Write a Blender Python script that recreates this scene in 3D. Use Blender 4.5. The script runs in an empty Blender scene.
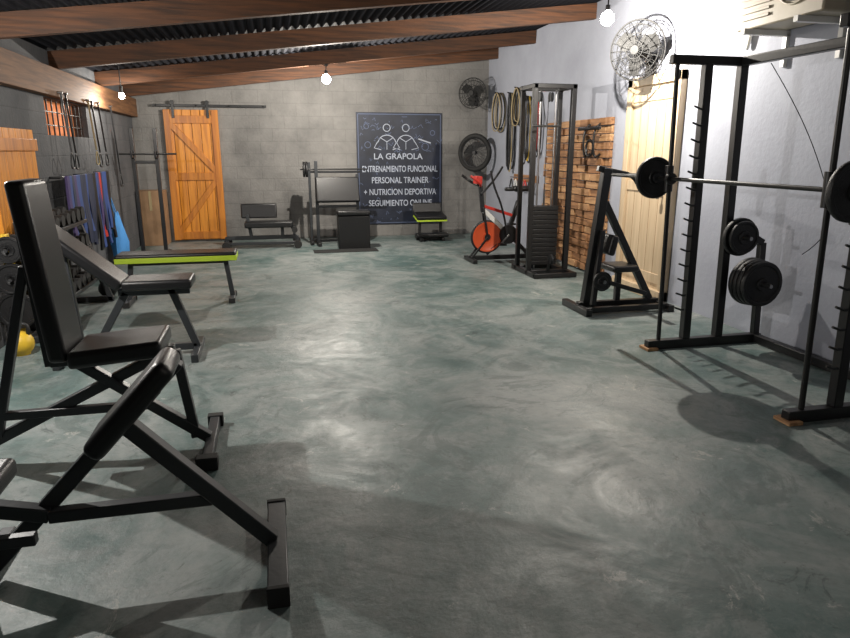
import bpy, bmesh, math, random
from mathutils import Vector, Matrix
random.seed(7)
V=Vector
C=bpy.context.scene.collection
# ---------------------------------------------------------------- materials
def mat(name,col,rough=.5,metal=0,noise=0,nscale=20,bump=0,bscale=60,emit=None,es=0,spec=.5,col2=None):
    m=bpy.data.materials.new(name);m.use_nodes=True
    nt=m.node_tree;b=nt.nodes['Principled BSDF']
    b.inputs['Base Color'].default_value=(*col,1)
    b.inputs['Roughness'].default_value=rough
    b.inputs['Metallic'].default_value=metal
    b.inputs['Specular IOR Level'].default_value=spec
    tc=nt.nodes.new('ShaderNodeTexCoord')
    if noise or col2:
        n=nt.nodes.new('ShaderNodeTexNoise');n.inputs['Scale'].default_value=nscale;n.inputs['Detail'].default_value=6
        nt.links.new(tc.outputs['Object'],n.inputs['Vector'])
        r=nt.nodes.new('ShaderNodeValToRGB')
        c2=col2 or tuple(c*(1-noise) for c in col)
        r.color_ramp.elements[0].position=.35;r.color_ramp.elements[0].color=(*c2,1)
        r.color_ramp.elements[1].position=.65;r.color_ramp.elements[1].color=(*col,1)
        nt.links.new(n.outputs['Fac'],r.inputs['Fac']);nt.links.new(r.outputs['Color'],b.inputs['Base Color'])
    if bump:
        n2=nt.nodes.new('ShaderNodeTexNoise');n2.inputs['Scale'].default_value=bscale;n2.inputs['Detail'].default_value=5
        nt.links.new(tc.outputs['Object'],n2.inputs['Vector'])
        bp=nt.nodes.new('ShaderNodeBump');bp.inputs['Strength'].default_value=bump;bp.inputs['Distance'].default_value=.02
        nt.links.new(n2.outputs['Fac'],bp.inputs['Height']);nt.links.new(bp.outputs['Normal'],b.inputs['Normal'])
    if emit:
        b.inputs['Emission Color'].default_value=(*emit,1);b.inputs['Emission Strength'].default_value=es
    return m
def wood(name,c1,c2,axis='Z',scale=3,rough=.55):
    m=bpy.data.materials.new(name);m.use_nodes=True
    nt=m.node_tree;b=nt.nodes['Principled BSDF'];b.inputs['Roughness'].default_value=rough
    tc=nt.nodes.new('ShaderNodeTexCoord');mp=nt.nodes.new('ShaderNodeMapping')
    s=[scale*8]*3;s['XYZ'.index(axis)]=scale*.5
    mp.inputs['Scale'].default_value=s
    nt.links.new(tc.outputs['Object'],mp.inputs['Vector'])
    n=nt.nodes.new('ShaderNodeTexNoise');n.inputs['Scale'].default_value=1.5;n.inputs['Detail'].default_value=8;n.inputs['Distortion'].default_value=.6
    nt.links.new(mp.outputs['Vector'],n.inputs['Vector'])
    r=nt.nodes.new('ShaderNodeValToRGB')
    r.color_ramp.elements[0].position=.35;r.color_ramp.elements[0].color=(*c2,1)
    r.color_ramp.elements[1].position=.62;r.color_ramp.elements[1].color=(*c1,1)
    nt.links.new(n.outputs['Fac'],r.inputs['Fac']);nt.links.new(r.outputs['Color'],b.inputs['Base Color'])
    bp=nt.nodes.new('ShaderNodeBump');bp.inputs['Strength'].default_value=.25;bp.inputs['Distance'].default_value=.01
    nt.links.new(n.outputs['Fac'],bp.inputs['Height']);nt.links.new(bp.outputs['Normal'],b.inputs['Normal'])
    return m
def wallmat(name,c1,c2,block=False,rough=.8,bmp=.35):
    m=bpy.data.materials.new(name);m.use_nodes=True
    nt=m.node_tree;b=nt.nodes['Principled BSDF'];b.inputs['Roughness'].default_value=rough
    b.inputs['Specular IOR Level'].default_value=.25
    tc=nt.nodes.new('ShaderNodeTexCoord')
    n=nt.nodes.new('ShaderNodeTexNoise');n.inputs['Scale'].default_value=1.3;n.inputs['Detail'].default_value=9;n.inputs['Roughness'].default_value=.65
    nt.links.new(tc.outputs['Object'],n.inputs['Vector'])
    r=nt.nodes.new('ShaderNodeValToRGB')
    r.color_ramp.elements[0].position=.32;r.color_ramp.elements[0].color=(*c2,1)
    r.color_ramp.elements[1].position=.66;r.color_ramp.elements[1].color=(*c1,1)
    nt.links.new(n.outputs['Fac'],r.inputs['Fac']);nt.links.new(r.outputs['Color'],b.inputs['Base Color'])
    n2=nt.nodes.new('ShaderNodeTexNoise');n2.inputs['Scale'].default_value=28;n2.inputs['Detail'].default_value=6
    nt.links.new(tc.outputs['Object'],n2.inputs['Vector'])
    bp=nt.nodes.new('ShaderNodeBump');bp.inputs['Strength'].default_value=bmp;bp.inputs['Distance'].default_value=.02
    nt.links.new(n2.outputs['Fac'],bp.inputs['Height'])
    if block:
        sp=nt.nodes.new('ShaderNodeSeparateXYZ');nt.links.new(tc.outputs['Object'],sp.inputs[0])
        ad=nt.nodes.new('ShaderNodeMath');ad.operation='ADD';nt.links.new(sp.outputs[0],ad.inputs[0]);nt.links.new(sp.outputs[1],ad.inputs[1])
        cb=nt.nodes.new('ShaderNodeCombineXYZ');nt.links.new(ad.outputs[0],cb.inputs[0]);nt.links.new(sp.outputs[2],cb.inputs[1])
        br=nt.nodes.new('ShaderNodeTexBrick');br.inputs['Scale'].default_value=1;br.inputs['Brick Width'].default_value=.4;br.inputs['Row Height'].default_value=.2
        br.inputs['Mortar Size'].default_value=.009;br.inputs['Mortar Smooth'].default_value=.9
        nt.links.new(cb.outputs[0],br.inputs['Vector'])
        bp2=nt.nodes.new('ShaderNodeBump');bp2.invert=True;bp2.inputs['Strength'].default_value=.3;bp2.inputs['Distance'].default_value=.010
        nt.links.new(br.outputs['Fac'],bp2.inputs['Height']);nt.links.new(bp.outputs['Normal'],bp2.inputs['Normal'])
        nt.links.new(bp2.outputs['Normal'],b.inputs['Normal'])
        mx=nt.nodes.new('ShaderNodeMixRGB');mx.blend_type='MULTIPLY';mx.inputs[2].default_value=(.7,.7,.7,1)
        ml=nt.nodes.new('ShaderNodeMath');ml.operation='MULTIPLY';ml.inputs[1].default_value=.42
        nt.links.new(br.outputs['Fac'],ml.inputs[0]);nt.links.new(ml.outputs[0],mx.inputs[0])
        nt.links.new(r.outputs['Color'],mx.inputs[1]);nt.links.new(mx.outputs[0],b.inputs['Base Color'])
    else:
        nt.links.new(bp.outputs['Normal'],b.inputs['Normal'])
    return m
def floormat():
    m=bpy.data.materials.new('painted_concrete');m.use_nodes=True
    nt=m.node_tree;b=nt.nodes['Principled BSDF'];L=nt.links.new
    tc=nt.nodes.new('ShaderNodeTexCoord')
    def N(s,d=8,r=.6,dist=0,off=0):
        mp=nt.nodes.new('ShaderNodeMapping');mp.inputs['Location'].default_value=(off,off*.7,0);L(tc.outputs['Object'],mp.inputs['Vector'])
        n=nt.nodes.new('ShaderNodeTexNoise');n.inputs['Scale'].default_value=s;n.inputs['Detail'].default_value=d
        n.inputs['Roughness'].default_value=r;n.inputs['Distortion'].default_value=dist
        L(mp.outputs['Vector'],n.inputs['Vector']);return n
    def ramp(n,e):
        r=nt.nodes.new('ShaderNodeValToRGB')
        r.color_ramp.elements[0].position=e[0][0];r.color_ramp.elements[0].color=(*e[0][1],1)
        r.color_ramp.elements[1].position=e[-1][0];r.color_ramp.elements[1].color=(*e[-1][1],1)
        for p,c in e[1:-1]:
            x=r.color_ramp.elements.new(p);x.color=(*c,1)
        L(n.outputs['Fac'],r.inputs['Fac']);return r
    def over(base,mask,col,k):
        mx=nt.nodes.new('ShaderNodeMixRGB');mx.inputs[2].default_value=(*col,1)
        ms=nt.nodes.new('ShaderNodeMath');ms.operation='MULTIPLY';ms.inputs[1].default_value=k
        L(mask.outputs[0],ms.inputs[0]);L(ms.outputs[0],mx.inputs[0]);L(base.outputs[0],mx.inputs[1]);return mx
    c=ramp(N(.9,10,.66,.8),[(.36,(.060,.105,.100)),(.46,(.110,.155,.150)),(.54,(.175,.208,.202)),(.64,(.25,.27,.265))])
    c=over(c,ramp(N(2.2,12,.75,1.6,3),[(.48,(0,0,0)),(.60,(1,1,1))]),(.255,.272,.266),.55)
    c=over(c,ramp(N(1.4,12,.8,2.4,9),[(.53,(0,0,0)),(.57,(1,1,1))]),(.060,.088,.085),.5)
    c=over(c,ramp(N(3.0,12,.78,.6,17),[(.615,(0,0,0)),(.63,(1,1,1))]),(.40,.395,.37),.6)
    c=over(c,ramp(N(5.0,12,.78,.6,31),[(.60,(0,0,0)),(.63,(1,1,1))]),(.04,.052,.052),.6)
    c=over(c,ramp(N(16,8,.75,0,5),[(.48,(0,0,0)),(.68,(1,1,1))]),(.08,.10,.098),.4)
    L(c.outputs[0],b.inputs['Base Color'])
    rr=ramp(N(2.2,9,.7,.8,3),[(.35,(.36,)*3),(.65,(.62,)*3)])
    L(rr.outputs[0],b.inputs['Roughness'])
    b.inputs['Specular IOR Level'].default_value=.42
    bp=nt.nodes.new('ShaderNodeBump');bp.inputs['Strength'].default_value=.25;bp.inputs['Distance'].default_value=.02
    L(N(9,12,.7).outputs['Fac'],bp.inputs['Height']);L(bp.outputs['Normal'],b.inputs['Normal'])
    return m
M=dict(
 black=mat('black_paint',(.009,.009,.010),.38,0,bump=.03),
 dark=mat('dark_steel',(.022,.023,.026),.4,.3),
 grey=mat('grey_steel_paint',(.035,.038,.042),.4,.2,bump=.03),
 pad=mat('black_vinyl',(.008,.008,.009),.36,0,bump=.12,bscale=300),
 iron=mat('cast_iron',(.010,.010,.011),.5,.1,bump=.2,bscale=120),
 chrome=mat('chrome',(.35,.35,.36),.3,1),
 bar=mat('bar_steel',(.03,.03,.03),.4,.6),
 rubber=mat('rubber',(.012,.012,.012),.75),
 green=mat('lime_vinyl',(.40,.55,.03),.45),
 yellow=mat('yellow_plastic',(.65,.42,.03),.45),
 red=mat('red_plastic',(.50,.03,.02),.4),
 orange=mat('orange_plastic',(.60,.09,.03),.4),
 white=mat('white_plastic',(.7,.7,.68),.4),
 cream=mat('cream_plastic',(.42,.37,.28),.5,noise=.2,nscale=6),
 blue=mat('blue_rubber',(.025,.06,.22),.6),
 lblue=mat('light_blue_fabric',(.06,.26,.62),.8,bump=.2),
 purple=mat('purple_rubber',(.05,.03,.12),.6),
 navy=mat('navy_rubber',(.012,.018,.05),.6),
 card=mat('cardboard',(.33,.2,.11),.8,noise=.25,nscale=5),
 rope=mat('rope',(.34,.27,.15),.9,bump=.4,bscale=150),
 banner=mat('banner_vinyl',(.006,.009,.018),.45,col2=(.018,.024,.045),nscale=3),
 print=mat('banner_print',(.42,.46,.55),.6),
 print2=mat('banner_print_grey',(.10,.13,.22),.6),
 brick_glow=mat('brick_glow',(.7,.2,.07),.85,noise=.5,nscale=8,bump=.3,emit=(1,.35,.12),es=.3),  # brick colour plus orange emission standing in for light from outside
 rwall=wallmat('painted_plaster_lilac',(.37,.39,.45),(.30,.315,.37),bmp=.12),
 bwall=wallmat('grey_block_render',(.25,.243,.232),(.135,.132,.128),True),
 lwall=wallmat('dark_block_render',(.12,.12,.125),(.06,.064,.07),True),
 floor=floormat(),
 roof=mat('zinc_roof',(.014,.015,.020),.9,0,noise=.3,nscale=2,spec=.15),
 beam=wood('rafter_wood',(.105,.038,.012),(.04,.016,.006),'X',rough=.7),
 beamy=wood('wall_plate_wood',(.17,.078,.03),(.085,.036,.014),'Y',rough=.7),
 odoor=wood('orange_varnished_wood',(.72,.28,.03),(.48,.17,.018),'Z',2,.4),
 odoor2=wood('orange_varnished_trim',(.55,.20,.022),(.36,.115,.014),'Z',2,.4),
 cdoor=wood('cream_painted_wood',(.58,.45,.30),(.48,.365,.235),'Z',1.5,.5),
 slat=wood('pallet_wood',(.36,.18,.08),(.17,.08,.035),'Y',2.5,.7),
 slat2=wood('pallet_wood_light',(.50,.29,.14),(.28,.14,.065),'Y',2.5,.7),
)
# ---------------------------------------------------------------- builders
cur=[None]
def G(name,loc=(0,0,0)):
    e=bpy.data.objects.new(name,None);e.empty_display_size=.1;e.location=loc;C.objects.link(e)
    cur[0]=e;return e
def mk(part,vs,fs,m,smooth=False,bev=0,seg=2,top=False):
    me=bpy.data.meshes.new(part)
    off=V((0,0,0)) if top else V(cur[0].location)
    me.from_pydata([tuple(V(v)-off) for v in vs],[],fs);me.update()
    bm=bmesh.new();bm.from_mesh(me);bmesh.ops.recalc_face_normals(bm,faces=bm.faces);bm.to_mesh(me);bm.free()
    me.materials.append(M[m] if isinstance(m,str) else m)
    if smooth or bev:
        for p in me.polygons:p.use_smooth=True
    o=bpy.data.objects.new(part,me);C.objects.link(o)
    if not top:o.parent=cur[0]
    if bev:
        b=o.modifiers.new('bev','BEVEL');b.width=bev;b.segments=seg;b.limit_method='ANGLE';b.angle_limit=math.radians(40)
    if smooth or bev:
        try:
            me.set_sharp_from_angle(angle=math.radians(40))
        except Exception:pass
    return o
BF=[(0,1,3,2),(4,6,7,5),(0,4,5,1),(2,3,7,6),(0,2,6,4),(1,5,7,3)]
def obox(part,c,ax,ay,az,m,bev=.004,seg=2,top=False):
    c=V(c);vs=[]
    for i in(-1,1):
        for j in(-1,1):
            for k in(-1,1):vs.append(c+V(ax)*i+V(ay)*j+V(az)*k)
    return mk(part,vs,BF,m,bev=bev,seg=seg,top=top)
def box(part,x0,x1,y0,y1,z0,z1,m,bev=.004,seg=2,top=False):
    return obox(part,((x0+x1)/2,(y0+y1)/2,(z0+z1)/2),(abs(x1-x0)/2,0,0),(0,abs(y1-y0)/2,0),(0,0,abs(z1-z0)/2),m,bev,seg,top)
def basis(d,up=(0,1,0)):
    z=V(d).normalized();u=V(up)
    if abs(z.dot(u))>.95:u=V((1,0,0))
    x=u.cross(z).normalized();y=z.cross(x).normalized();return x,y,z
def tube(part,p0,p1,m='grey',w=.05,h=None,up=(0,1,0),bev=.005):
    p0=V(p0);p1=V(p1);h=h or w;x,y,z=basis(p1-p0,up)
    return obox(part,(p0+p1)/2,x*w/2,y*h/2,z*(p1-p0).length/2,m,bev)
def lathe(part,c,axis,prof,m,seg=32,smooth=True):
    x,y,z=basis(axis,(0,0,1));c=V(c);vs=[];fs=[];n=len(prof)
    for i in range(seg):
        a=2*math.pi*i/seg
        for r,h in prof:vs.append(c+x*(r*math.cos(a))+y*(r*math.sin(a))+z*h)
    for i in range(seg):
        j=(i+1)%seg
        for k in range(n-1):fs.append((i*n+k,j*n+k,j*n+k+1,i*n+k+1))
    o=mk(part,vs,fs,m,smooth=smooth)
    bm=bmesh.new();bm.from_mesh(o.data);bmesh.ops.remove_doubles(bm,verts=bm.verts,dist=.00005);bmesh.ops.recalc_face_normals(bm,faces=bm.faces);bm.to_mesh(o.data);bm.free()
    return o
def rod(part,p0,p1,r=.012,m='bar',seg=16):
    p0=V(p0);p1=V(p1);L=(p1-p0).length
    return lathe(part,p0,p1-p0,[(0,0),(r,0),(r,L),(0,L)],m,seg)
def torus(part,c,axis,R,r,m,seg=40,ms=10):
    prof=[(R+r*math.cos(2*math.pi*k/ms),r*math.sin(2*math.pi*k/ms)) for k in range(ms+1)]
    return lathe(part,c,axis,prof,m,seg)
def plate(part,c,axis,R,t,m='iron'):
    h=t/2
    return lathe(part,c,axis,[(.016,-h),(.045,-h),(.05,-h*.55),(R*.8,-h*.55),(R*.85,-h),(R*.97,-h),(R,-h*.6),(R,h*.6),(R*.97,h),(R*.85,h),(R*.8,h*.55),(.05,h*.55),(.045,h),(.016,h),(.016,-h)],m,40)
def path(part,pts,r,m,cyc=False,res=3,bz=True):
    cu=bpy.data.curves.new(part,'CURVE');cu.dimensions='3D';cu.bevel_depth=r;cu.bevel_resolution=res
    off=V(cur[0].location)
    sp=cu.splines.new('NURBS' if bz else 'POLY');sp.points.add(len(pts)-1)
    for p,q in zip(sp.points,pts):p.co=(*(V(q)-off),1)
    if bz:sp.order_u=3;sp.use_endpoint_u=not cyc
    sp.use_cyclic_u=cyc;cu.use_fill_caps=True;cu.resolution_u=6
    t=bpy.data.objects.new('tmp',cu);C.objects.link(t)
    dg=bpy.context.evaluated_depsgraph_get();me=bpy.data.meshes.new_from_object(t.evaluated_get(dg))
    bpy.data.objects.remove(t);me.name=part;me.materials.clear();me.materials.append(M[m])
    for p in me.polygons:p.use_smooth=True
    o=bpy.data.objects.new(part,me);C.objects.link(o);o.parent=cur[0];return o
def pad(part,c,ax,ay,az,m='pad',bev=.022):
    return obox(part,c,ax,ay,az,m,bev,4)
def prism(part,poly,axis,a0,a1,m,top=True):
    vs=[]
    for a in(a0,a1):
        for p,q in poly:
            vs.append((a,p,q) if axis=='x' else ((p,a,q) if axis=='y' else (p,q,a)))
    n=len(poly);fs=[tuple(range(n)),tuple(range(2*n-1,n-1,-1))]+[(i,(i+1)%n,n+(i+1)%n,n+i) for i in range(n)]
    return mk(part,vs,fs,m,top=top)
# ---------------------------------------------------------------- room shell
XL,XR,YB,YF=-2.07,3.75,11.35,-2.2
S=.12
def cz(x):return 2.40+S*(x-XL)
box('floor',XL-.2,XR+.2,YF-.2,YB+.2,-.15,0,'floor',bev=0,top=True)
prism('wall_back',[(XL-.2,0),(XR+.2,0),(XR+.2,cz(XR+.2)),(XL-.2,cz(XL-.2))],'y',YB,YB+.2,'bwall')
prism('wall_front',[(XL-.2,0),(XR+.2,0),(XR+.2,cz(XR+.2)),(XL-.2,cz(XL-.2))],'y',YF-.2,YF,'bwall')
prism('wall_right',[(YF,0),(YB,0),(YB,cz(XR)),(YF,cz(XR))],'x',XR,XR+.2,'rwall')
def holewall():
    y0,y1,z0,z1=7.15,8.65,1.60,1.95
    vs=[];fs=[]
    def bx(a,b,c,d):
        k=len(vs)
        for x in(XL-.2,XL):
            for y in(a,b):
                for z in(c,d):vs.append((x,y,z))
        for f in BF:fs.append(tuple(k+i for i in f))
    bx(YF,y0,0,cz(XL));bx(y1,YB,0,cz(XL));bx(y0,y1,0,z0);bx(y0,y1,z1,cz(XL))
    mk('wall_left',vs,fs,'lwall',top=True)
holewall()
def roof():
    vs=[];fs=[];n=420;ys=[YF-.2,YB+.2]
    for i in range(n+1):
        x=XL-.2+(XR-XL+.4)*i/n
        z=cz(x)+.012+.012*math.sin(x*2*math.pi/.09)
        for y in ys:vs+= [(x,y,z),(x,y,z+.03)]
    for i in range(n):
        a=i*4;b=a+4
        fs+=[(a,a+2,b+2,b),(a+1,b+1,b+3,a+3)]
    mk('ceiling',vs,fs,'roof',smooth=True,top=True)
roof()
for y in(10.9,9.3,7.5,5.7,3.9,2.1,.3,-1.5):
    h=.17
    o=prism('ceiling_rafter',[(XL,cz(XL)-.005),(XR,cz(XR)-.005),(XR,cz(XR)-.005-h),(XL,cz(XL)-.005-h)],'y',y-.035,y+.035,'beam')
G('window_1',(XL-.1,7.9,1.6))
box('glowing_brick_infill',XL-.19,XL-.15,7.15,8.65,1.60,1.95,'brick_glow',bev=0)
for i in range(9):rod('bar_%d'%i,(XL-.06,7.25+i*.165,1.6),(XL-.06,7.25+i*.165,1.95),.008,'black')
for z in(1.7,1.83):rod('cross_bar',(XL-.06,7.15,z),(XL-.06,8.65,z),.006,'black')
G('wall_plate_beam',(XL+.05,5,1.96))
box('beam',XL,XL+.09,YF,YB,1.96,2.228,'beamy')
# back barn door
G('door_1',(-1.19,YB,0))
y=YB-.035
for i in range(6):
    x0=-1.6+i*.137;box('plank_%d'%i,x0+.003,x0+.134,y,YB-.003,.03,2.08,'odoor',.004)
for z in(.1,1.05,1.93):box('rail',-1.6,-.78,y-.025,y,z-.06,z+.06,'odoor2')
for x in(-1.55,-.83):box('stile',x-.05,x+.05,y-.028,y-.001,.03,2.08,'odoor2')
tube('brace_a',(-1.52,y-.012,.14),(-.86,y-.012,1.0),'odoor2',.09,.024)
tube('brace_b',(-.86,y-.012,1.12),(-1.52,y-.012,1.88),'odoor2',.09,.024)
G('sliding_door_rail',(-.8,YB,2.14))
box('rail',-1.75,-.02,YB-.06,YB-.045,2.12,2.16,'black')
for x in(-1.7,-1.1,-.6,-.07):rod('standoff',(x,YB,2.14),(x,YB-.06,2.14),.012,'black')
for x in(-1.45,-.93):
    box('hanger',x-.02,x+.02,YB-.075,YB-.062,1.95,2.2,'black');lathe('wheel',(x,YB-.07,2.19),(0,1,0),[(0,-.01),(.03,-.01),(.03,.01),(0,.01)],'black')
G('door_2',(XL,6.0,0))
for i in range(7):
    y0=5.62+i*.14;box('plank_%d'%i,XL+.003,XL+.035,y0+.002,y0+.138,.05,1.63,'odoor')
for z in(.2,1.5):box('rail',XL+.035,XL+.06,5.62,6.6,z-.05,z+.05,'odoor2')
G('door_3',(XR,6.05,0))
box('leaf',XR-.04,XR-.002,5.68,6.42,.10,2.08,'cdoor')
for yy in(5.63,6.47):box('jamb',XR-.07,XR-.001,yy-.045,yy+.045,0,2.17,'cdoor')
box('head',XR-.07,XR-.001,5.585,6.515,2.08,2.17,'cdoor')
box('threshold',XR-.1,XR-.001,5.585,6.515,0,.1,'cdoor')
for zz in(.2,1.1,1.98):box('cross_batten',XR-.05,XR-.04,5.68,6.42,zz-.05,zz+.05,'cdoor',.003)
for i in range(1,5):box('groove_batten',XR-.042,XR-.0395,5.68+i*.148-.002,5.68+i*.148+.002,.12,2.06,'card',0)
lathe('knob',(XR-.04,5.76,1.02),(-1,0,0),[(0,0),(.012,0),(.012,.04),(.025,.045),(.025,.065),(0,.07)],'chrome')
def panel():
    root=G('wood_slat_panel',(XR,7.75,0))
    for nm,mm,par in(('slats_dark','slat',0),('slats_light','slat2',1)):
        vs=[];fs=[];random.seed(3)
        z=0.02;row=0
        while z<1.80:
            y=6.86+(.0 if row%2 else -.12);
            while y<8.68:
                L=.27
                a=max(6.86,y);b=min(8.68,y+L)
                t=random.choice([.03,.042,.055]);s=random.random()<.4
                if b-a>.03 and (s==bool(par)):
                    k=len(vs)
                    for x in(XR-t,XR-.002):
                        for yy in(a+.005,b-.005):
                            for zz in(z+.005,z+.085):vs.append((x,yy,zz))
                    for f in BF:fs.append(tuple(k+i for i in f))
                y+=L
            z+=.09;row+=1
        mk(nm,vs,fs,mm,bev=.003,seg=1)
    for y in(7.1,7.35):
        path('hook',[(XR-.05,y,1.75),(XR-.12,y,1.72),(XR-.13,y,1.5),(XR-.1,y,1.35),(XR-.06,y-.05,1.42)],.012,'black')
    rod('handle',(XR-.12,6.98,1.7),(XR-.12,7.5,1.7),.018,'black')
    torus('ring',(XR-.12,7.2,1.48),(1,0,.0),.09,.014,'black')
panel()
# banner
G('gym_banner',(2.18,YB,.2))
box('sheet',1.43,2.92,YB-.012,YB-.002,.2,2.08,'banner',.001)
def text(s,cx,cz_,w,h,m='print',part='text'):
    cu=bpy.data.curves.new(part,'FONT');cu.body=s;cu.align_x='CENTER';cu.align_y='CENTER';cu.size=1;cu.extrude=.0;cu.offset=.01
    t=bpy.data.objects.new('tmp',cu);C.objects.link(t)
    dg=bpy.context.evaluated_depsgraph_get();me=bpy.data.meshes.new_from_object(t.evaluated_get(dg));bpy.data.objects.remove(t)
    xs=[v.co.x for v in me.vertices];ys=[v.co.y for v in me.vertices]
    sx=w/(max(xs)-min(xs));sy=h/(max(ys)-min(ys));mxx=(max(xs)+min(xs))/2;my=(max(ys)+min(ys))/2
    off=V(cur[0].location)
    for v in me.vertices:
        v.co=V((cx+(v.co.x-mxx)*sx,YB-.0145,cz_+(v.co.y-my)*sy))-off
    me.materials.clear();me.materials.append(M[m]);o=bpy.data.objects.new(part,me);C.objects.link(o);o.parent=cur[0]
text('LA GRAPOLA',2.15,1.36,.85,.10,part='title')
text('ENTRENAMIENTO FUNCIONAL',2.18,1.15,1.32,.105,part='line_1')
text('PERSONAL TRAINER',2.18,.96,1.0,.105,part='line_2')
text('+ NUTRICION DEPORTIVA',2.18,.76,1.28,.105,part='line_3')
text('SEGUIMIENTO ONLINE',2.18,.57,1.12,.105,part='line_4')
def flat(part,pts,w,m='print'):
    vs=[];fs=[]
    for i,(x,z) in enumerate(pts):
        a=pts[max(i-1,0)];b=pts[min(i+1,len(pts)-1)];d=V((b[0]-a[0],b[1]-a[1])).normalized();n=V((-d.y,d.x))*w/2
        vs+=[(x+n.x,YB-.0142,z+n.y),(x-n.x,YB-.0142,z-n.y)]
    for i in range(len(pts)-1):fs.append((2*i,2*i+1,2*i+3,2*i+2))
    mk(part,vs,fs,m)
def circ(cx,cz0,r,a0=0,a1=360,n=20):return [(cx+r*math.cos(math.radians(a0+(a1-a0)*i/n)),cz0+r*math.sin(math.radians(a0+(a1-a0)*i/n))) for i in range(n+1)]
for cx in(1.95,2.28):
    flat('figure_head',circ(cx,1.83,.06),.012);flat('figure_shoulders',circ(cx,1.55,.16,15,165),.013)
    flat('figure_arm_l',[(cx-.16,1.6),(cx-.22,1.5),(cx-.1,1.47)],.013);flat('figure_arm_r',[(cx+.16,1.6),(cx+.22,1.5),(cx+.1,1.47)],.013)
    flat('figure_chest',[(cx-.1,1.66),(cx,1.6),(cx+.1,1.66)],.011)
    flat('figure_belly',[(cx,1.6),(cx,1.47)],.009)
for cx,cy,r in((1.62,1.55,.05),(2.62,1.52,.06),(2.75,1.75,.04),(1.6,1.85,.04)):flat('disc_mark',circ(cx,cy,r),.010,'print2')
flat('dumbbell_mark',[(2.5,1.65),(2.72,1.58)],.02)
for i in range(110):
    x=random.uniform(1.5,2.85);z=random.choice([random.uniform(.25,.46),random.uniform(1.42,2.02),random.uniform(.3,2.0)])
    dx=random.uniform(-.06,.06);dz=random.uniform(-.05,.05);flat('doodle_%d'%i,[(x,z),(x+dx,z+dz),(x+dx*1.6,z-dz*.4)],.009,'print2')
for a in((1.46,.23,2.89,.23),(1.46,2.05,2.89,2.05),(1.46,.23,1.46,2.05),(2.89,.23,2.89,2.05)):flat('border',[(a[0],a[1]),(a[2],a[3])],.012,'print2')
# ---------------------------------------------------------------- lamps
def bulb(x,y,z,top,W,col=(1,.93,.83),r=.045,rose=True,arm=None):
    G('light_bulb',(x,y,z))
    m=mat('bulb_glow',(1,1,1),.5,emit=col,es=60)
    lathe('glass',(x,y,z),(0,0,1),[(0,-r)]+[(r*math.sin(math.radians(a)),-r*math.cos(math.radians(a))) for a in range(20,150,13)]+[(.016,r*1.15)],m,20)
    rod('socket',(x,y,z+r*1.1),(x,y,z+.11),.022,'black')
    if arm:rod('arm',(arm,y,z+.11),(x+.01,y,z+.11),.012,'black')
    else:rod('stem',(x,y,z+.1),(x,y,top),.007,'black')
    if rose:lathe('rose',(x,y,top),(0,0,-1),[(0,0),(.03,0),(.025,.02),(0,.025)],'black')
    l=bpy.data.lights.new('filament','POINT');l.energy=W;l.color=col;l.shadow_soft_size=.012
    o=bpy.data.objects.new('filament',l);C.objects.link(o);o.parent=cur[0];o.location=(0,0,-r-.02)
bulb(.79,9.3,2.38,cz(.79)-.176,290,r=.06)
bulb(2.98,5.72,2.585,cz(2.98)-.176,270,r=.06)
bulb(-1.73,9.0,2.10,cz(-1.73),30,r=.035,rose=False)
bulb(1.9,-.6,2.60,cz(1.9),24,r=.04,rose=False)  # unseen bulb added behind the camera as weak fill light
bulb(XL+.22,3.85,1.90,2.0,190,col=(1,.96,.9),r=.035,rose=False,arm=XL+.09)
# ---------------------------------------------------------------- smith machine
G('smith_machine',(3.2,3.5,0))
for yy in(4.2,2.8):
    tube('base_rail',(2.68,yy,.035),(3.66,yy,.035),'black',.07,.06)
    tube('front_upright',(3.0,yy,.07),(2.96,yy,2.03),'black',.06,.06)
    tube('rear_upright',(3.28,yy,.07),(3.24,yy,2.03),'black',.06,.06)
    tube('top_rail',(2.68,yy,2.05),(3.28,yy,2.05),'black',.06,.05)
    rod('guide_rod',(2.78,yy,.06),(2.73,yy,2.03),.016,'bar')
    tube('plate_post',(3.62,yy,.06),(3.58,yy,.78),'black',.05,.05)
    tube('plate_post_arm',(3.58,yy,.78),(3.30,yy,.93),'black',.05,.05)
    for i in range(14):
        rod('peg_%d'%i,(2.95,yy-.03,.3+i*.11),(2.92,yy-.03,.3+i*.11),.008,'black',8)
        rod('peg_tip_%d'%i,(2.925,yy-.03,.3+i*.11),(2.87,yy-.03,.32+i*.11),.007,'black',8)
tube('top_cross',(3.24,4.2,2.05),(3.24,2.8,2.05),'black',.06,.06,up=(0,0,1))
tube('low_cross',(3.62,4.2,.035),(3.62,2.8,.035),'black',.06,.06,up=(0,0,1))
for i,(x,yy) in enumerate(((2.70,4.2),(2.70,2.8))):box('wood_block_%d'%i,x-.04,x+.05,yy-.06,yy+.06,0,.02,'slat2',.002)
bx,bz_=2.73,1.26
rod('barbell',(bx,4.98,bz_),(bx,1.95,bz_),.0135,'bar')
for yy in(4.2,2.8):
    rod('slider',(bx+.015,yy,bz_-.09),(bx+.01,yy,bz_+.09),.03,'black')
    rod('hook',(bx,yy-.06,bz_),(bx,yy-.03,bz_),.04,'black')
for s,y0 in((1,4.30),(-1,2.70)):
    rod('sleeve_collar',(bx,y0,bz_),(bx,y0+s*.03,bz_),.035,'dark')
    plate('bar_plate',(bx,y0+s*.06,bz_),(0,1,0),.15,.035)
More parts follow.
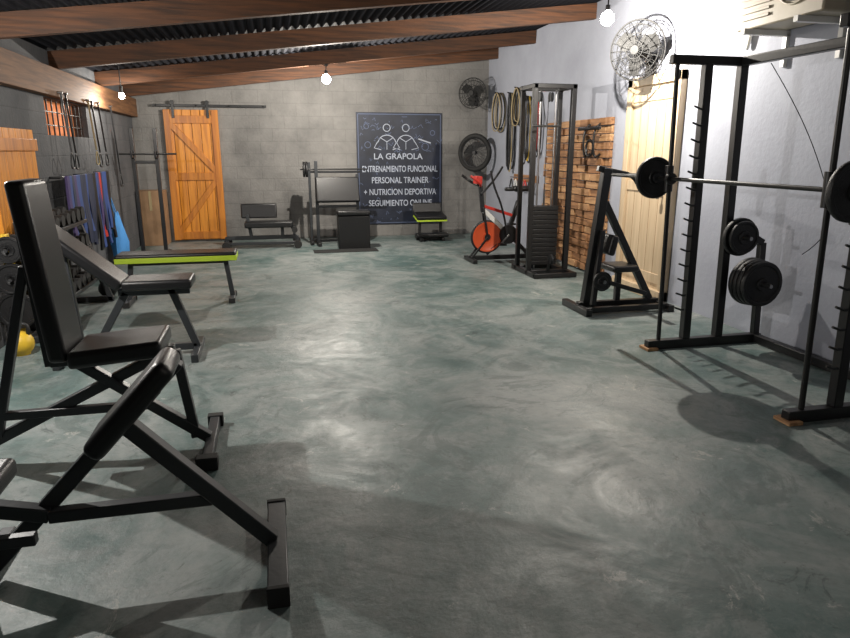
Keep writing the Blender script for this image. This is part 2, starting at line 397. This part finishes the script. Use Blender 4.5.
for yy,s in((4.2,-1),(2.8,1)):
    rod('peg_high',(3.32,yy-s*.06,.84),(3.32,yy+s*.2,.84),.014,'chrome')
    plate('stored_plate_small',(3.32,yy+s*.08,.84),(0,1,0),.14,.035);plate('stored_plate_small_b',(3.32,yy+s*.12,.84),(0,1,0),.12,.03)
    rod('peg_low',(3.60,yy,.5),(3.45,yy+s*.0,.5),.014,'chrome')
    rod('peg_low_out',(3.47,yy,.5),(3.47,yy+s*.28,.5),.014,'chrome')
    for k in range(4):plate('stored_plate_%d'%k,(3.47,yy+s*(.06+.04*k),.5),(0,1,0),.18-.004*k,.038)
path('cable',[(3.3,4.0,2.02),(3.5,3.9,1.7),(3.62,3.7,1.2),(3.6,3.6,.9),(3.58,3.8,.75)],.003,'dark')
path('cable_b',[(3.24,3.3,2.02),(3.4,3.2,1.75),(3.3,3.15,1.5),(3.5,3.1,1.35)],.004,'white')
# ---------------------------------------------------------------- lever machine
G('lever_leg_machine',(3.1,5.45,0))
tube('front_foot',(2.72,5.2,.03),(2.72,5.72,.03),'black',.06,.06,up=(0,0,1))
tube('rear_foot',(3.55,5.2,.03),(3.55,5.66,.03),'black',.06,.06,up=(0,0,1))
tube('base_beam',(2.72,5.45,.05),(3.55,5.45,.05),'black',.07,.06)
tube('base_beam_b',(2.72,5.27,.045),(3.55,5.27,.045),'black',.05,.05)
tube('main_post',(2.80,5.45,.06),(2.93,5.45,1.30),'black',.08,.08)
tube('diagonal',(2.93,5.45,1.0),(3.46,5.45,.08),'black',.06,.06)
tube('diagonal_b',(2.80,5.30,.08),(2.90,5.40,.75),'black',.045,.045)
tube('top_arm',(2.84,5.45,1.30),(3.14,5.45,1.24),'black',.05,.05)
rod('grip_a',(3.14,5.25,1.24),(3.14,5.62,1.24),.018,'rubber')
path('grip_b',[(3.1,5.45,1.26),(3.2,5.45,1.22),(3.25,5.45,1.14),(3.3,5.43,1.1)],.014,'black')
pad('seat_pad',(3.12,5.45,.40),(.13,0,0),(0,.15,0),(0,0,.03))
tube('seat_post',(3.12,5.45,.05),(3.12,5.45,.38),'black',.05)
pad('knee_pad',(2.98,5.45,.62),(.035,0,-.01),(0,.14,0),(.02,0,.09))
rod('plate_peg',(2.88,5.25,.30),(2.88,5.62,.30),.016,'chrome')
plate('lever_plate',(2.88,5.30,.30),(0,1,0),.09,.03)
tube('lever',(2.90,5.33,.30),(3.35,5.33,.16),'black',.04)
# ---------------------------------------------------------------- cable tower
G('cable_weight_tower',(3.2,7.4,0))
for x in(2.95,3.42):
    tube('upright_front',(x,7.25,.05),(x,7.25,2.15),'black',.06,.05)
    tube('upright_rear',(x,7.62,.05),(x,7.62,2.15),'black',.05,.05)
    tube('side_base',(x,6.98,.03),(x,7.75,.03),'black',.06,.06,up=(0,0,1))
    tube('top_side',(x,7.22,2.16),(x,7.65,2.16),'black',.05,.05,up=(0,0,1))
for yy in(7.0,7.25,7.62):tube('base_cross',(2.92,yy,.035),(3.45,yy,.035),'black',.05,.06)
for yy in(7.25,7.62):tube('top_cross',(2.92,yy,2.16),(3.45,yy,2.16),'black',.05,.06)
for x in(3.09,3.28):rod('guide',(x,7.42,.05),(x,7.42,2.13),.011,'chrome')
for i in range(13):box('weight_%d'%i,3.02,3.35,7.35,7.49,.10+i*.055,.15+i*.055,'iron',.005)
rod('selector',(3.185,7.42,.8),(3.185,7.42,1.0),.012,'chrome')
rod('cable',(3.185,7.42,1.0),(3.185,7.42,2.05),.004,'rubber')
for x in(3.185,3.05):lathe('pulley',(x,7.35,2.05),(1,0,0),[(0,-.015),(.055,-.015),(.045,0),(.055,.015),(0,.015)],'dark')
rod('cable_front',(3.05,7.29,2.05),(3.05,7.12,1.72),.004,'rubber')
rod('pull_bar',(2.88,7.12,1.72),(3.22,7.12,1.72),.012,'bar')
lathe('low_pulley',(3.185,7.15,.2),(1,0,0),[(0,-.015),(.06,-.015),(.05,0),(.06,.015),(0,.015)],'dark')
tube('low_pulley_bracket',(3.185,7.22,.06),(3.185,7.15,.2),'black',.03)
# ---------------------------------------------------------------- exercise bike
def bike(ox,oy):
    G('exercise_bike',(ox,oy,0))
    P=lambda x,y,z:(ox+x,oy+y,z)
    for x in(-.42,.42):tube('foot',P(x,-.22,.03),P(x,.22,.03),'black',.06,.05,up=(0,0,1))
    tube('base',P(-.42,0,.05),P(.42,0,.05),'black',.06,.05)
    lathe('flywheel',P(-.2,0,.33),(0,1,0),[(0,-.03),(.05,-.035),(.06,-.02),(.17,-.02),(.18,-.028),(.20,-.028),(.20,.028),(.18,.028),(.17,.02),(.06,.02),(.05,.035),(0,.03)],'orange',40)
    torus('flywheel_rim',P(-.2,0,.33),(0,1,0),.205,.02,'dark')
    lathe('hub',P(-.2,0,.33),(0,1,0),[(0,-.05),(.04,-.05),(.04,.05),(0,.05)],'dark')
    for s in(-1,1):
        tube('fork',P(-.2,s*.05,.33),P(-.26,s*.03,.72),'black',.025)
        tube('fork_low',P(-.2,s*.05,.33),P(-.42,s*.05,.05),'black',.025)
    tube('head_post',P(-.26,0,.66),P(-.30,0,1.0),'dark',.05)
    path('handle_l',[P(-.30,0,1.0),P(-.34,-.15,1.02),P(-.42,-.22,1.08),P(-.50,-.2,1.14)],.017,'red')
    path('handle_r',[P(-.30,0,1.0),P(-.34,.15,1.02),P(-.42,.22,1.08),P(-.50,.2,1.14)],.017,'black')
    path('handle_arm',[P(-.30,-.05,.9),P(-.1,-.06,1.1),P(-.02,-.05,1.25)],.014,'dark')
    path('moving_arm',[P(.05,-.12,.36),P(-.02,-.14,.7),P(-.2,-.18,1.05),P(-.22,-.18,1.2)],.014,'dark')
    box('console',ox-.38,ox-.3,oy-.08,oy+.08,1.03,1.13,'red',.01)
    tube('main_tube',P(-.25,0,.68),P(.12,0,.35),'white',.06)
    tube('upper_tube',P(-.25,0,.74),P(.18,0,.60),'red',.04)
    tube('seat_tube',P(.08,0,.32),P(.24,0,.80),'dark',.055)
    tube('rear_stay',P(.12,0,.35),P(.42,0,.06),'black',.05)
    tube('low_stay',P(-.2,.0,.1),P(.12,0,.35),'dark',.045)
    rod('seat_post',P(.23,0,.76),P(.27,0,.93),.02,'chrome')
    pad('saddle',P(.29,0,.96),(.14,0,0),(0,.09,0),(0,0,.035),'pad',.03)
    pad('saddle_nose',P(.12,0,.955),(.08,0,0),(0,.035,0),(0,0,.025),'pad',.02)
    lathe('chain_guard',P(.09,-.05,.36),(0,1,0),[(0,-.02),(.12,-.02),(.13,0),(.12,.02),(0,.02)],'black')
    tube('crank_l',P(.09,-.08,.36),P(-.02,-.08,.24),'chrome',.022);box('pedal_l',ox-.07,ox+.03,oy-.18,oy-.09,.225,.25,'black')
    tube('crank_r',P(.09,.08,.36),P(.2,.08,.48),'chrome',.022);box('pedal_r',ox+.15,ox+.25,oy+.09,oy+.18,.465,.49,'black')
bike(2.98,8.35)
# ---------------------------------------------------------------- fans
def fan(c,nrm,r,wall):
    root=G('wall_fan',c);c=V(c);n=V(nrm).normalized();x,y,z=basis(n,(0,0,1))
    for d,k in((.07,.55),(.09,.3)):torus('ring_front',c+n*d*.8,n,r*k,.004,'rubber',32,6)
    for d,k in((.05,.85),(0,1),(-.05,.85),(-.07,.5)):torus('ring',c+n*d,n,r*k,.008 if k==1 else .004,'rubber',40,6)
    for i in range(20):
        a=2*math.pi*i/20;e=x*math.cos(a)+y*math.sin(a)
        path('wire_%d'%i,[c+n*.075+e*.04,c+n*.065+e*r*.55,c+n*.045+e*r*.9,c+e*r,c-n*.045+e*r*.9,c-n*.075+e*r*.4,c-n*.08+e*.05],.003,'rubber',res=1)
    for i in range(3):
        a=2*math.pi*i/3+.4
        vs=[];fs=[]
        for j in range(7):
            t=j/6;rr=.05+(r*.83-.05)*t;wd=.3+.42*math.sin(math.pi*min(t+.2,1))
            for s in(-1,0,1):
                b=a+s*wd;vs.append(c+(x*math.cos(b)+y*math.sin(b))*rr+n*(s*.03))
        for j in range(6):
            for s in range(2):fs.append((j*3+s,j*3+s+1,j*3+s+4,j*3+s+3))
        mk('blade_%d'%i,vs,fs,'rubber',smooth=True)
    lathe('badge',c+n*.06,n,[(0,.02),(.04,.018),(.045,0),(0,-.01)],'rubber')
    lathe('motor',c-n*.06,-n,[(0,-.04),(.06,-.04),(.07,0),(.065,.1),(.04,.13),(0,.135)],'rubber')
    w=V(wall);e=c-n*.13
    tube('arm',e,w,'black',.035);
    return w
w=fan((3.47,6.02,2.38),(-.80,-.60,-.05),.27,(XR-.02,6.22,2.28));box('bracket',XR-.03,XR-.001,6.16,6.28,2.18,2.38,'black')
w=fan((3.34,10.95,2.38),(-.6,-.8,0),.24,(XR-.25,YB-.02,2.28));box('bracket',XR-.31,XR-.19,YB-.03,YB-.001,2.2,2.38,'black')
# AC
G('air_conditioner_outdoor_unit',(3.55,4.2,2.25))
box('case',3.42,XR-.03,3.75,4.55,2.30,2.82,'cream',.012)
torus('grille_ring',(3.415,4.0,2.56),(1,0,0),.17,.008,'cream')
for k in range(1,6):torus('grille_%d'%k,(3.413,4.0,2.56),(1,0,0),.03*k,.003,'grey',32,6)
for k in range(9):box('louvre_%d'%k,3.41,3.42,4.22,4.50,2.36+k*.045,2.38+k*.045,'cream',.002)
for y in(3.9,4.4):
    box('bracket_arm',3.36,XR-.001,y-.02,y+.02,2.26,2.30,'white',.002);box('bracket_leg',XR-.03,XR-.001,y-.02,y+.02,2.05,2.28,'white',.002)
path('pipe',[(3.7,4.6,2.5),(3.72,4.75,2.45),(3.72,4.8,2.2),(3.73,4.8,2.3),(3.73,4.85,2.75)],.015,'white')
G('split_air_conditioner',(3.6,3.1,2.25))
box('body',3.50,XR-.001,2.6,3.55,2.26,2.56,'white',.03,4);box('flap',3.495,3.51,2.66,3.49,2.29,2.34,'cream',.003)
# ropes and bands hanging on right wall far
def loops(name,y,z,n,h,cols,w=.09,r=.009):
    G(name,(XR,y,z))
    rod('hook',(XR-.001,y,z),(XR-.14,y,z+.02),.01,'black')
    for k in range(n):
        hh=h*random.uniform(.85,1.05);ww=w*random.uniform(.6,1.2);x=XR-.03-.1*k/n;yy=y
        pts=[(x,yy+ww*.3,z+.01),(x,yy+ww,z-hh*.35),(x,yy+ww*.8,z-hh*.9),(x,yy,z-hh),(x,yy-ww*.8,z-hh*.9),(x,yy-ww,z-hh*.35),(x,yy-ww*.3,z+.01)]
        path('loop_%d'%k,pts,r,cols[k%len(cols)],cyc=True)
loops('hanging_rope_coil',10.6,2.35,5,.6,['rope','dark','rope','black'],.28)
loops('hanging_resistance_band',10.0,2.3,5,1.15,['black','dark','rope'],.10)
loops('hanging_rope_coil',9.7,2.35,5,.55,['rope','black','rope','dark'],.24)
loops('hanging_resistance_band',9.3,2.2,4,1.0,['black','yellow','dark'],.08)
loops('hanging_resistance_band',8.95,2.2,4,.85,['dark','black','red'],.08)
G('bicycle_wheel',(3.42,11.0,1.4))
wc=V((3.42,11.02,1.42));wn=V((-.7,-.7,0))
torus('tyre',wc,wn,.28,.040,'rubber',48,12);torus('rim',wc,wn,.245,.014,'dark',48,8)
wx,wy,wz=basis(wn,(0,0,1))
for i in range(24):
    a=2*math.pi*i/24;rod('spoke_%d'%i,wc+wn*(.02 if i%2 else -.02),wc+(wx*math.cos(a)+wy*math.sin(a))*.24,.0025,'dark',6)
lathe('hub',wc,wn,[(0,-.04),(.03,-.04),(.02,0),(.03,.04),(0,.04)],'dark')
rod('hook',(3.42,YB-.001,1.67),(3.42,11.0,1.67),.010,'black')
G('wall_hook_board',(XR,9.4,1.05))
box('board',XR-.03,XR-.001,8.95,9.9,1.0,1.1,'slat')
for i in range(5):
    y=9.05+i*.19;rod('peg',(XR-.03,y,1.05),(XR-.12,y,1.06),.008,'chrome')
    path('grip_%d'%i,[(XR-.1,y,1.06),(XR-.1,y-.06,.92),(XR-.1,y-.06,.88),(XR-.1,y+.06,.88),(XR-.1,y+.06,.92)],.011,['black','red','black','white','black'][i],cyc=True)
# ---------------------------------------------------------------- back machines
G('preacher_curl_machine',(1.0,10.5,0))
for x in(.68,1.32):
    tube('upright',(x,10.5,.05),(x,10.5,1.30 if x<1 else 1.1),'grey',.05);tube('foot',(x,10.2,.03),(x,10.85,.03),'black',.06,.05,up=(0,0,1))
tube('upright_b',(.58,10.6,.05),(.58,10.6,1.28),'grey',.04);tube('foot_b',(.58,10.4,.03),(.58,10.85,.03),'black',.05,.05,up=(0,0,1))
tube('cross_low',(.58,10.6,.05),(1.32,10.6,.05),'black',.05);tube('cross_mid',(.68,10.5,.6),(1.32,10.5,.6),'grey',.04)
pad('arm_pad',(1.0,10.42,.86),(.34,0,0),(0,.06,.19),(0,.03,-.012))
tube('bar_rest',(.56,10.6,1.13),(1.38,10.55,1.13),'dark',.035)
for x in(.50,.54):plate('plate',(x,10.58,1.17),(1,0,0),.12,.03)
rod('barbell',(.44,10.58,1.17),(1.5,10.58,1.17),.012,'bar')
tube('seat_post',(1.12,10.2,.05),(1.12,10.2,.44),'grey',.05);tube('seat_foot',(1.12,10.5,.05),(1.12,10.2,.05),'black',.05,up=(0,0,1))
G('plyo_box',(1.18,10.0,0))
box('skirt',.94,1.42,9.86,10.10+.02,.0,.5,'pad',.012);pad('top_pad',(1.18,9.99,.54),(.25,0,0),(0,.14,0),(0,0,.035))
def flatbench(name,cx,cy,L,W,H,ang=0,padm='pad',trim=None,fr='grey',tilt=0):
    G(name,(cx,cy,0));ca,sa=math.cos(ang),math.sin(ang)
    P=lambda u,v,z:(cx+u*ca-v*sa,cy+u*sa+v*ca,z)
    U=V((ca,sa,0));W_=V((-sa,ca,0))
    pad('pad',P(0,0,H-.035),U*L/2,W_*W/2,(0,0,.035),padm,.02)
    if trim:
        obox('trim',P(0,0,H-.058),U*(L/2+.004),W_*(W/2+.004),(0,0,.026),trim,.006)
    tube('spine',P(-L*.42,0,H-.1),P(L*.42,0,H-.1),fr,.05)
    for s in(-1,1):
        tube('leg',P(s*L*.4,0,H-.1),P(s*L*.44,0,.04),fr,.045);tube('foot',P(s*L*.44,-W*.6,.025),P(s*L*.44,W*.6,.025),fr,.05,up=(0,0,1))
        for t in(-1,1):obox('foot_cap',P(s*L*.44,t*W*.6,.025),U*.03,W_*.02,(0,0,.0245),'rubber',.004)
flatbench('flat_bench',-.93,6.68,1.10,.30,.50,0,'pad','green','grey')
G('step_bench',(2.54,10.65,0))
pad('seat',(2.54,10.62,.40),(.25,0,0),(0,.16,.03),(0,-.006,.035));obox('trim',(2.54,10.62,.362),(.255,0,0),(0,.165,.03),(0,0,.012),'green',.005)
pad('back',(2.54,10.83,.5),(.25,0,0),(0,.03,.10),(0,.03,-.01))
tube('base',(2.3,10.62,.03),(2.78,10.62,.03),'black',.05);pad('low_pad',(2.54,10.5,.10),(.27,0,0),(0,.10,0),(0,0,.03))
for x in(2.36,2.72):tube('leg',(x,10.62,.05),(x,10.62,.36),'black',.045);tube('foot',(x,10.4,.03),(x,10.9,.03),'black',.05,.05,up=(0,0,1))
# far ab bench
G('decline_bench',(-.2,10.4,0))
for x in(-.72,.34):
    tube('foot',(x,10.15,.03),(x,10.65,.03),'grey',.06,.05,up=(0,0,1))
    for y in(10.15,10.65):lathe('wheel_cap',(x,y,.06),(0,1,0),[(0,-.03),(.06,-.03),(.06,.03),(0,.03)],'rubber')
tube('spine',(-.72,10.4,.15),(.34,10.4,.15),'grey',.06)
for x in(-.72,.34):tube('stub',(x,10.4,.05),(x,10.4,.17),'grey',.05)
tube('spine_b',(-.72,10.25,.08),(.34,10.25,.08),'grey',.04)
tube('post_a',(-.35,10.4,.15),(-.40,10.4,.5),'grey',.05);tube('post_b',(.12,10.4,.15),(.12,10.4,.38),'grey',.05)
pad('back_pad',(-.22,10.5,.55),(.27,0,0),(0,.03,-.0),(0,.02,.11));pad('seat_pad',(-.08,10.34,.36),(.36,0,0),(0,.16,0),(0,0,.045))
rod('roller_bar',(.3,10.2,.28),(.3,10.62,.28),.012,'chrome')
for y in(10.25,10.56):rod('foam_roller',(.3,y-.07,.28),(.3,y+.07,.28),.045,'rubber')
tube('roller_arm',(.3,10.4,.15),(.3,10.4,.28),'grey',.04)
# barbell stand
G('squat_stand',(-1.65,9.8,0))
for x in(-1.82,-1.52):
    tube('post',(x,9.8,.05),(x,9.8,1.75),'black',.05);tube('foot',(x,9.5,.03),(x,10.1,.03),'black',.06,.05,up=(0,0,1))
    tube('hook',(x,9.8,1.35),(x,9.68,1.38),'dark',.03);tube('hook_lip',(x,9.68,1.36),(x,9.67,1.45),'dark',.025)
tube('cross',(-1.82,9.8,.06),(-1.52,9.8,.06),'black',.05);tube('cross_top',(-1.82,9.8,1.3),(-1.52,9.8,1.3),'black',.04)
rod('barbell',(-1.98,9.71,1.41),(-1.25,9.71,1.41),.013,'bar')
G('cardboard_box',(-1.84,11.1,0));box('carton',-2.05,-1.66,10.9,11.33,0,.85,'card',.006);box('tape',-1.87,-1.83,10.895,10.9,.55,.85,'rope',0)
# ---------------------------------------------------------------- foreground preacher bench
G('preacher_bench',(-.5,2.2,0))
tube('front_foot',(-.055,1.90,.035),(-.055,2.45,.035),'grey',.07,.07,up=(0,0,1))
for y in(1.895,2.455):box('foot_cap',-.092,-.018,y-.012,y+.012,0,.074,'rubber')
tube('front_leg',(-.07,2.2,.06),(-.53,2.2,.57),'grey',.055)
tube('rear_leg',(-1.02,2.25,.05),(-.35,2.25,.76),'grey',.055)
tube('rear_foot',(-1.05,1.92,.035),(-1.05,2.5,.035),'grey',.05,.06,up=(0,0,1))
tube('cross_brace',(-.80,2.21,.25),(-.27,2.21,.25),'grey',.045)
d=V((.66,0,.72)).normalized();n=V((-.72,0,.66)).normalized()
pad('arm_pad',V((-.475,2.13,.665)),d*.19,V((0,.11,0)),n*.035,'pad',.028)
tube('pad_bracket',(-.56,2.13,.54),(-.40,2.13,.71),'grey',.04)
tube('seat_arm',(-.8,2.22,.25),(-1.12,2.22,.33),'grey',.05)
tube('seat_post',(-1.05,2.2,.06),(-1.05,2.2,.38),'grey',.05)
pad('seat',(-1.06,2.12,.42),(.17,0,0),(0,.15,0),(0,0,.035))
tube('handle_bar',(-.75,1.95,.32),(-1.1,1.95,.32),'grey',.035)
tube('handle_link',(-1.05,1.95,.32),(-1.05,2.2,.32),'grey',.035)
# shoulder press chair
G('shoulder_press_chair',(-.9,3.2,0))
tube('front_foot',(-.37,2.94,.03),(-.37,3.47,.03),'grey',.05,.06,up=(0,0,1))
box('foot_cap',-.42,-.32,2.92,2.98,0,.065,'rubber');box('foot_cap_b',-.41,-.33,3.44,3.49,0,.065,'rubber')
tube('leg_a',(-.38,3.2,.05),(-.95,3.2,.50),'grey',.05)
tube('leg_b',(-1.49,3.22,.05),(-.52,3.22,.52),'grey',.05)
tube('rear_foot',(-1.5,2.94,.03),(-1.5,3.47,.03),'grey',.05,.06,up=(0,0,1))
tube('front_post',(-.50,3.2,.52),(-.44,3.2,.06),'grey',.045)
tube('brace',(-1.28,3.2,.25),(-.62,3.2,.25),'grey',.04)
tube('seat_rail',(-1.05,3.2,.50),(-.5,3.2,.52),'grey',.05)
pad('seat',(-.735,3.2,.555),(.20,0,.015),(0,.17,0),(0,0,.04))
pad('backrest',(-1.01,3.2,.93),(.04,0,0),(0,.15,0),(-.035,0,.40))
tube('back_post',(-1.05,3.2,.48),(-1.09,3.2,1.15),'grey',.045)
tube('back_strut',(-1.1,3.2,.95),(-1.32,3.2,.15),'grey',.04)
# incline bench
G('incline_bench',(-1.0,4.9,0))
tube('front_foot',(-.6,4.62,.03),(-.6,5.12,.03),'grey',.05,.06,up=(0,0,1))
tube('rear_foot',(-1.5,4.65,.03),(-1.5,5.1,.03),'grey',.05,.06,up=(0,0,1))
tube('spine',(-.6,4.87,.06),(-1.5,4.87,.06),'grey',.05)
tube('front_post',(-.6,4.87,.05),(-.75,4.87,.5),'grey',.05)
tube('rear_post',(-1.3,4.87,.06),(-1.05,4.87,.48),'grey',.05)
tube('seat_rail',(-1.1,4.87,.48),(-.62,4.87,.48),'grey',.05)
pad('seat',(-.82,4.87,.545),(.23,0,0),(0,.15,0),(0,0,.035))
pad('back_pad',(-1.30,4.87,.75),(-.24,0,.21),(0,.15,0),(.025,0,.028))
tube('adjuster',(-1.42,4.87,.78),(-1.38,4.87,.08),'grey',.04)
# ---------------------------------------------------------------- plate tree + dumbbell rack left
G('plate_storage_tree',(-1.9,5.42,0))
tube('post',(-1.93,5.42,.05),(-1.97,5.42,.85),'yellow',.06);tube('base_a',(-2.02,5.42,.03),(-1.66,5.42,.03),'grey',.05,up=(0,0,1));tube('base_b',(-1.93,5.25,.03),(-1.93,5.6,.03),'grey',.05,up=(0,0,1))
for z,R_ in((.28,.14),(.52,.12),(.74,.10)):
    rod('peg',(-1.93,5.30,z),(-1.93,5.54,z),.013,'chrome')
    for s in(-1,1):plate('plate',(-1.93,5.42+s*.07,z),(0,1,0),R_,.035)
G('dumbbell_rack',(-1.85,6.3,0))
y0=5.72
for y in(y0,y0+1.15):
    tube('post_rear',(-2.0+.03,y,.0),(-1.96,y,.85),'grey',.05);tube('post_front',(-1.62,y,.0),(-1.85,y,.85),'grey',.05);tube('side_foot',(-1.98,y,.03),(-1.6,y,.03),'grey',.05)
for z,x in((.25,-1.80),(.55,-1.85),(.80,-1.86)):
    tube('shelf_front',(x+.09,y0,z),(x+.09,y0+1.15,z),'grey',.035,up=(0,0,1));tube('shelf_back',(x-.09,y0,z+.02),(x-.09,y0+1.15,z+.02),'grey',.035,up=(0,0,1))
    for i in range(7):
        y=y0+.10+i*.155;r=.045+.003*i
        rod('handle',(x-.1,y,z+.06),(x+.1,y,z+.06),.013,'dark')
        for s in(-1,1):rod('head',(x+s*.05,y,z+.02+r),(x+s*.11,y,z+.02+r),r,'rubber',12)
def kettle(x,y,m='yellow',r=.10):
    G('kettlebell',(x,y,0))
    lathe('bell',(x,y,r*.93),(0,0,1),[(0,-r*.93),(r*.6,-r*.93)]+[(r*math.cos(math.radians(a)),r*math.sin(math.radians(a))) for a in range(-50,91,14)],m,28)
    path('handle',[(x-.05,y,r*1.5),(x-.07,y,r*2.1),(x-.04,y,r*2.6),(x+.04,y,r*2.6),(x+.07,y,r*2.1),(x+.05,y,r*1.5)],.014,'iron')
kettle(-1.86,5.12,'yellow',.09);kettle(-1.70,7.1,'iron',.09);kettle(-1.72,7.4,'iron',.10)
# hanging mats / bands
G('hanging_band_rail',(XL,8.1,1.2))
rod('rail',(XL+.12,6.95,1.2),(XL+.12,8.68,1.2),.014,'black')
for y in(7.0,7.8,8.63):rod('standoff',(XL,y,1.2),(XL+.12,y,1.2),.012,'black')
cols=['blue','navy','blue','purple','blue','navy','blue','blue','purple','navy','blue','black']
for i in range(24):
    y=7.02+i*.07;h=random.uniform(.6,.88);w_=random.uniform(.025,.04);vs=[];fs=[];ph=random.random()*6
    for j in range(9):
        t=j/8;z=1.215-h*t;dx=.02*math.sin(ph+t*5)*t;
        for (a,b) in((-w_,.012),(w_,.02),(w_,-.012),(-w_,-.012)):
            vs.append((XL+.145+b+dx,y+a+.015*math.sin(ph*2+t*4)*t,z))
    for j in range(8):
        for k in range(4):fs.append((j*4+k,j*4+(k+1)%4,j*4+4+(k+1)%4,j*4+4+k))
    fs+=[(0,1,2,3),(32,33,34,35)]
    mk('band_%d'%i,vs,fs,'red' if i==17 else random.choice(cols),bev=.003,seg=1)
G('blue_bag',(-1.83,8.98,.12))
vs=[];fs=[]
for j,(z,w_,t) in enumerate(((.12,.16,.06),(.16,.22,.09),(.32,.21,.10),(.48,.17,.07),(.62,.11,.035),(.68,.06,.015))):
    for k in range(12):
        a=2*math.pi*k/12;vs.append((XL+.13+t*math.cos(a)*(1+.15*math.sin(3*a+j)),8.98+w_*math.sin(a),z+.03*math.sin(2*a+j)*(j%2)))
for j in range(5):
    for k in range(12):fs.append((j*12+k,j*12+(k+1)%12,j*12+12+(k+1)%12,j*12+12+k))
fs+=[tuple(range(12)),tuple(range(60,72))]
mk('sack',vs,fs,'lblue',smooth=True);path('strap',[(XL+.12,8.93,.66),(XL+.06,8.96,.95),(XL+.06,9.0,.95),(XL+.12,9.03,.66)],.007,'lblue')
rod('wall_hook',(XL,8.98,.94),(XL+.08,8.98,.95),.008,'black')
for y,z1,c in((7.3,1.28,'black'),(7.45,1.27,'black'),(8.3,1.30,'rope'),(8.45,1.27,'black'),(8.75,1.28,'black'),(9.4,1.0,'black')):
    G('suspension_strap',(XL+.12,y,z1))
    x=XL+.115
    tube('strap',(x,y,2.0),(x+.03,y,z1+.16),c,.018,.005,bev=0)
    path('loop',[(x+.03,y,z1+.17),(x+.03,y-.06,z1+.06),(x+.03,y-.06,z1),(x+.03,y+.06,z1),(x+.03,y+.06,z1+.06)],.007,c,cyc=True)
    rod('anchor',(XL+.08,y,2.0),(x+.02,y,2.0),.01,'chrome')
box('rubber_mat',.55,1.5,9.55,9.85,.0,.01,'rubber',.002,top=True)
# ---------------------------------------------------------------- world + camera
w=bpy.data.worlds.new('World');bpy.context.scene.world=w;w.use_nodes=True
w.node_tree.nodes['Background'].inputs[0].default_value=(.02,.03,.05,1);w.node_tree.nodes['Background'].inputs[1].default_value=.3
p=math.radians(14.5);a=math.radians(13)
F=V((math.sin(a)*math.cos(p),math.cos(a)*math.cos(p),-math.sin(p)));R=V((math.cos(a),-math.sin(a),0));U=R.cross(F)
cd=bpy.data.cameras.new('Camera');cd.sensor_width=36;cd.lens=27.53;cd.clip_start=.05
co=bpy.data.objects.new('Camera',cd);C.objects.link(co)
mw=Matrix((R,U,-F)).transposed().to_4x4();mw.translation=V((0,0,1.45));co.matrix_world=mw
bpy.context.scene.camera=co
try:
    bpy.context.scene.view_settings.view_transform='Standard'
except Exception:pass
